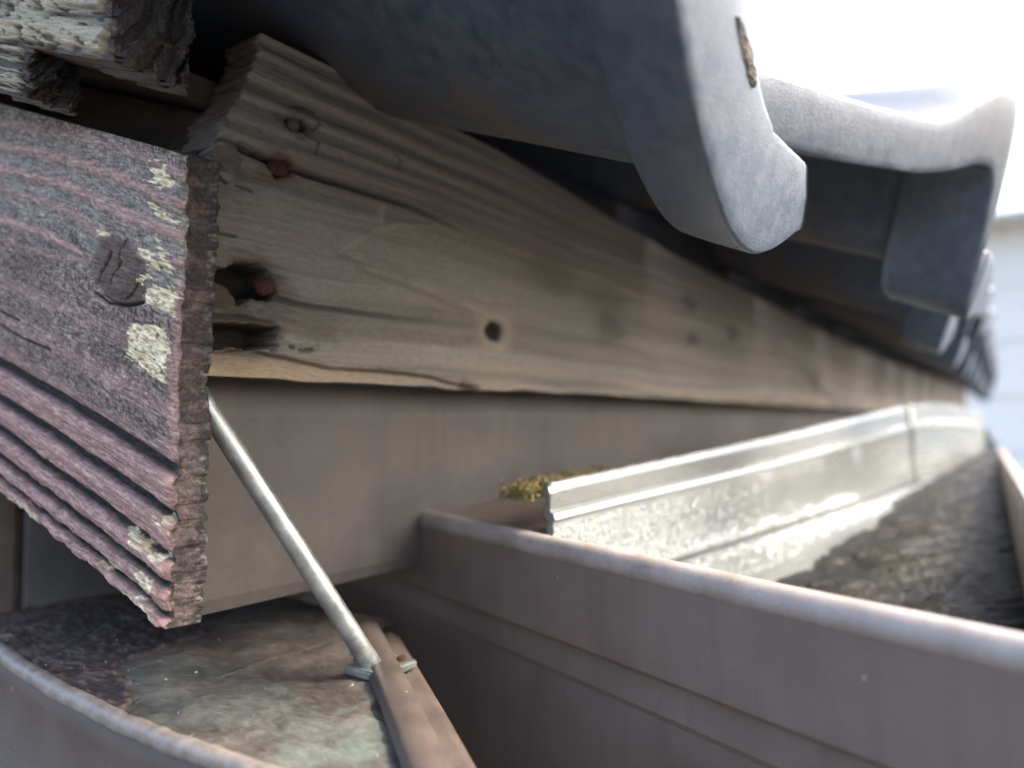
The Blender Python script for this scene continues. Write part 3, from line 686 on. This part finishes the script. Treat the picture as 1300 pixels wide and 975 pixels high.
for _ in range(2600):
    e = .30 + abs(random.gauss(0, .10)); k = random.uniform(7.1, 9.2) / 16
    if e > .60: continue
    p = wallpt(e, k)
    if e < .222 + .37 * p[1] + .014: continue
    drop(p + np.array([0, -.0006, 0]), random.choice((.0005, .0006, .0008, .001)), (0, -1, .12))
for _ in range(260):
    e = random.uniform(.36, .75); k = random.uniform(8.7, 9.3) / 16; p = wallpt(e, k); drop(p + np.array([0, -.0008, .0]), random.uniform(.0008, .0019), (0, -1, .5))
for _ in range(500):
    e = random.uniform(.34, .8); k = random.uniform(13.2, 14.8) / 16; p = wallpt(e, k); drop(p + np.array([0, -.0003, .0005]), random.uniform(.0007, .0018), (0, -.6, .8))
me = bpy.data.meshes.new('drops'); me.from_pydata([tuple(v) for v in V], [], F)
tag(adopt(link('water_drops', me, M_DROP), gu), kind='stuff')

# sediment in the gutter
nu, nv = 420, 200
u = np.linspace(0, 1, nu)[:, None] * np.ones((1, nv)); v = np.ones((nu, 1)) * np.linspace(0, 1, nv)[None, :]
Eg = .225 * (1.385 / .225) ** u; Ng = Nf(Eg) + .002 + (Nb(Eg) - .028 - Nf(Eg)) * v; Eg = np.maximum(Eg, .222 + .37 * Ng + .0150)
rp = fbm(Eg * 26 + Ng * 30, Ng * 14 - Eg * 9, 401, 5); rg = 1 - np.abs(fbm(Eg * 60 + Ng * 55, Ng * 22 - Eg * 14, 402, 4) - .5) * 4
fl = fbm(Eg * 300, Ng * 300, 403, 4)
ed = sst(1., .75, v)
Zg = zm(Eg) + (rp - .5) * .010 * ed + np.clip(rg, 0, 1) * .0024 * ed + (fl - .5) * .0014 * (.25 + .75 * ed) - .0015
C = mix((.005, .0047, .0042), (.017, .0145, .011), sst(.4, .65, rp)) * (.5 + fl)[..., None]
C = mix(C, (.008, .008, .009), sst(.66, .45, rp) * .55 * (fl < .55)); C = mix(C, (.03, .032, .018), .4 * sst(.6, .7, fbm(Eg * 50, Ng * 50, 404, 3)))
me = mesh_np('sediment', np.stack([Eg, Ng, Zg], -1).reshape(-1, 3), grid_quads(nu, nv), C.reshape(-1, 3))
tag(link('sediment', me, M_SEDIMENT), 'wet rippled black-brown sediment lying in the gutter', 'sediment', kind='stuff')
# moss behind the gutter's back wall
V = []; F = []
for _ in range(4200):
    e = .305 + abs(random.gauss(0, .05)); n = random.gauss(.214, .005); h = max(0, 1 - ((e - .32) / .12) ** 2) * (.35 + .65 * float(vnoise(np.array(e * 90), np.array(.5), 9)))
    if h <= 0 or e < .305: continue
    c = np.array([e, n, float(np.interp(e, GE, rr_)) - .006 + random.random() * .010 * h]); d = rng.normal(size=3); d /= np.linalg.norm(d); g = rng.normal(size=3); r = random.uniform(.0008, .0019); o = len(V)
    w_ = np.cross(d, g); w_ /= np.linalg.norm(w_)
    V += [c - d * r, c + w_ * r * .35, c + d * r, c - w_ * r * .35]; F.append((o, o + 1, o + 2, o + 3))
me = bpy.data.meshes.new('moss'); me.from_pydata([tuple(v) for v in V], [], F)
tag(link('moss', me, M_MOSS, smooth=False), 'dry yellowish moss clump behind the near end of the gutter wall', 'moss', kind='stuff')
# flange closing the gap between the gutter and the fascia, where the moss lodges
secs = [[(max(e, ew(float(Nb(e))) + .014), float(Nb(e)) + .004, min(z - .028, -.055)), (max(e, ew(.2965) + .014), .2965, min(z - .026, -.053))] for e, z in zip(GE[::4], rr_[::4])]
adopt(sweep('back_flange', secs, M_BROWN, None, .001), gu)

# ------------------------------------------------------------------ metal ledge below the bargeboard
LZ = -.105
lg = empty('metal_ledge', (.2, .35, LZ)); tag(lg, 'stained brown metal ledge with a worn silvery rolled edge under the bargeboard', 'ledge')
wl_px = [(-60, 806), (0, 831), (22, 846), (60, 871), (120, 905), (210, 946), (290, 976), (400, 1014)]
we = np.array([at(x, y, Z=LZ) for x, y in wl_px]); we = we[np.argsort(we[:, 1])]
re_ = np.array([at(x, y, Z=LZ) for x, y in ((395, 700), (455, 800), (500, 905), (527, 975), (560, 1050))]); re_ = re_[np.argsort(re_[:, 1])]
nu, nv = 420, 330
Nl = np.linspace(.13, .472, nu)
wl_ = np.interp(Nl, we[:, 1], we[:, 0]); rl_ = np.interp(Nl, re_[:, 1], re_[:, 0]); rl_ = np.where(Nl > .285, .30, np.minimum(rl_, .285))
v = np.linspace(0, 1, nv)[None, :]
X = wl_[:, None] + (rl_ - wl_)[:, None] * v; Y = Nl[:, None] + 0 * v
a = fbm(X * 40, Y * 40, 501, 5); b = fbm(X * 420, Y * 240, 502, 4); fl = fbm(X * 130, Y * 60, 503, 4)
C = mix((.062, .051, .045), (.105, .09, .077), sst(.35, .65, a)) * (.55 + .9 * b)[..., None]
dp = [at(x, y, Z=LZ)[:2] for x, y in ((0, 815), (30, 770), (215, 760), (260, 800), (140, 842), (172, 872), (160, 896), (70, 868))]
gp = [at(x, y, Z=LZ)[:2] for x, y in ((135, 846), (215, 820), (330, 850), (420, 905), (500, 960), (480, 990), (400, 975), (300, 912), (215, 925), (168, 898), (178, 872))]
def inside(P, soft, seed, amp):
    n = len(P); ins = np.zeros(X.shape, bool)
    for i in range(n):
        (x0, y0), (x1, y1) = P[i], P[(i + 1) % n]
        ins ^= ((y0 > Y) != (y1 > Y)) & (X < (x1 - x0) * (Y - y0) / (y1 - y0 + 1e-12) + x0)
    d, _ = polydist(X, Y, [tuple(p) for p in P] + [tuple(P[0])]); sd = np.where(ins, d, -d) + amp * (fbm(X * 150, Y * 150, seed, 4) - .5)
    return sst(-soft, soft, sd)
md_ = inside(dp, .0006, 511, .012); mg = inside(gp, .003, 512, .016)
C = mix(C, mix((.065, .077, .068), (.115, .13, .113), sst(.35, .65, fl)) * (.65 + .7 * b)[..., None], mg * .5)
C = mix(C, mix((.035, .028, .028), (.095, .077, .074), sst(.4, .7, b)), md_ * .9)
C = mix(C, (.14, .20, .17), .5 * sst(.60, .72, fbm(X * 25, Y * 60, 505, 4)) * sst(.3, .1, Y))
H = (a - .5) * .004 + (b - .5) * .0007 + md_ * (b * .0012 + .0006) + (fl - .5) * .0012
P = np.stack([X, Y, LZ + H - .0015], -1)
me = slab('top_sheet', P, C, (0, 0, -.003), 2, 0, flip=True); adopt(link('top_sheet', me, attr_mat('stained_sheet', .55, 900, .35, .25, .45)), lg)
rs = resample(we, 150)
rs[:, 2] += .0012 + (fbm(rs[:, 1] * 60, rs[:, 1] * 0, 521, 4) - .5) * .0016; rs[:, 0] += (fbm(rs[:, 1] * 45, rs[:, 1] * 0, 522, 4) - .5) * .002
adopt(tube('rolled_edge', rs, .0034, M_BEAD, None, 16, .12, 5), lg)
secs = [[(p[0] - .0005, p[1], LZ - .002), (p[0] + .002, p[1], LZ - .012), (p[0] + .003, p[1], LZ - .032), (p[0] - .006, p[1], LZ - .047), (p[0] - .010, p[1], LZ - .056), (p[0] + .02, p[1], LZ - .075), (p[0] + .03, p[1], LZ - .2)] for p in resample(we, 60)]
adopt(sweep('side_sheet', secs, M_SIDE, None, .001, True), lg)
rs = resample(re_[re_[:, 1] < .29], 60); rs[:, 2] = LZ
secs = [[(p[0] + .75 * a, p[1] - .6 * a, LZ + h) for a, h in ((-.004, .0006), (-.001, .0034), (.004, .0042), (.009, .003), (.0105, -.002), (.012, -.0035), (.016, -.002), (.020, -.004), (.022, -.010), (.023, -.05), (.024, -.2))] for p in rs]
adopt(sweep('seam_fold', secs, M_SIDE, None, .001, True), lg)
V = []; F = []
for _ in range(26):
    y = random.uniform(.17, .44); x = random.uniform(float(np.interp(y, we[:, 1], we[:, 0])) + .006, min(.27, float(np.interp(y, re_[:, 1], re_[:, 0])) - .012)); r = random.choice((.0003, .0004, .0005, .0010)); o = len(V)
    for k in range(4): V.append((x + r * math.cos(k * 1.57 + x * 900) * random.uniform(.6, 1.6), y + r * math.sin(k * 1.57 + x * 900), LZ + .0008 + random.random() * .0008))
    V.append((x, y, LZ + .0018)); F += [(o, o + 1, o + 4), (o + 1, o + 2, o + 4), (o + 2, o + 3, o + 4), (o + 3, o, o + 4)]
me = bpy.data.meshes.new('chips'); me.from_pydata(V, [], F)
tag(link('wood_chips', me, M_CHIP, smooth=False), 'tiny pale flakes of rotted wood scattered on the metal ledge', 'debris', kind='stuff')

# brace rod between the fascia and the ledge
p0 = at(250, 497, N=.272); p1 = at(335, 630, N=.258)
d = (p1 - p0); k = (LZ + .001 - p0[2]) / d[2]
rr0 = empty('brace_rod', tuple(p0 + d * k)); tag(rr0, 'slanting galvanised brace rod in front of the brown fascia', 'rod')
adopt(tube('rod_shaft', resample([p0, p0 + d * k], 30), .0042, M_ROD, None, 16, .05, 2), rr0)
pe = p0 + d * k
bm = bmesh.new(); box(bm, (pe[0] - .008, pe[1] - .010, LZ - .001), (pe[0] + .016, pe[1] + .010, LZ + .0026)); bmesh.ops.bevel(bm, geom=bm.edges[:], offset=.0009, segments=2, affect='EDGES')
fp = adopt(bm_obj('foot_plate', bm, M_ROD, None), rr0)
for dx, dy in ((.011, -.005), (.011, .006)):
    bm = bmesh.new(); bmesh.ops.create_cone(bm, cap_ends=True, segments=12, radius1=.0024, radius2=.0016, depth=.0018, matrix=mathutils.Matrix.Translation((pe[0] + dx, pe[1] + dy, LZ + .0034)))
    o = bm_obj('screw_head', bm, M_RUST, None); o.parent = fp
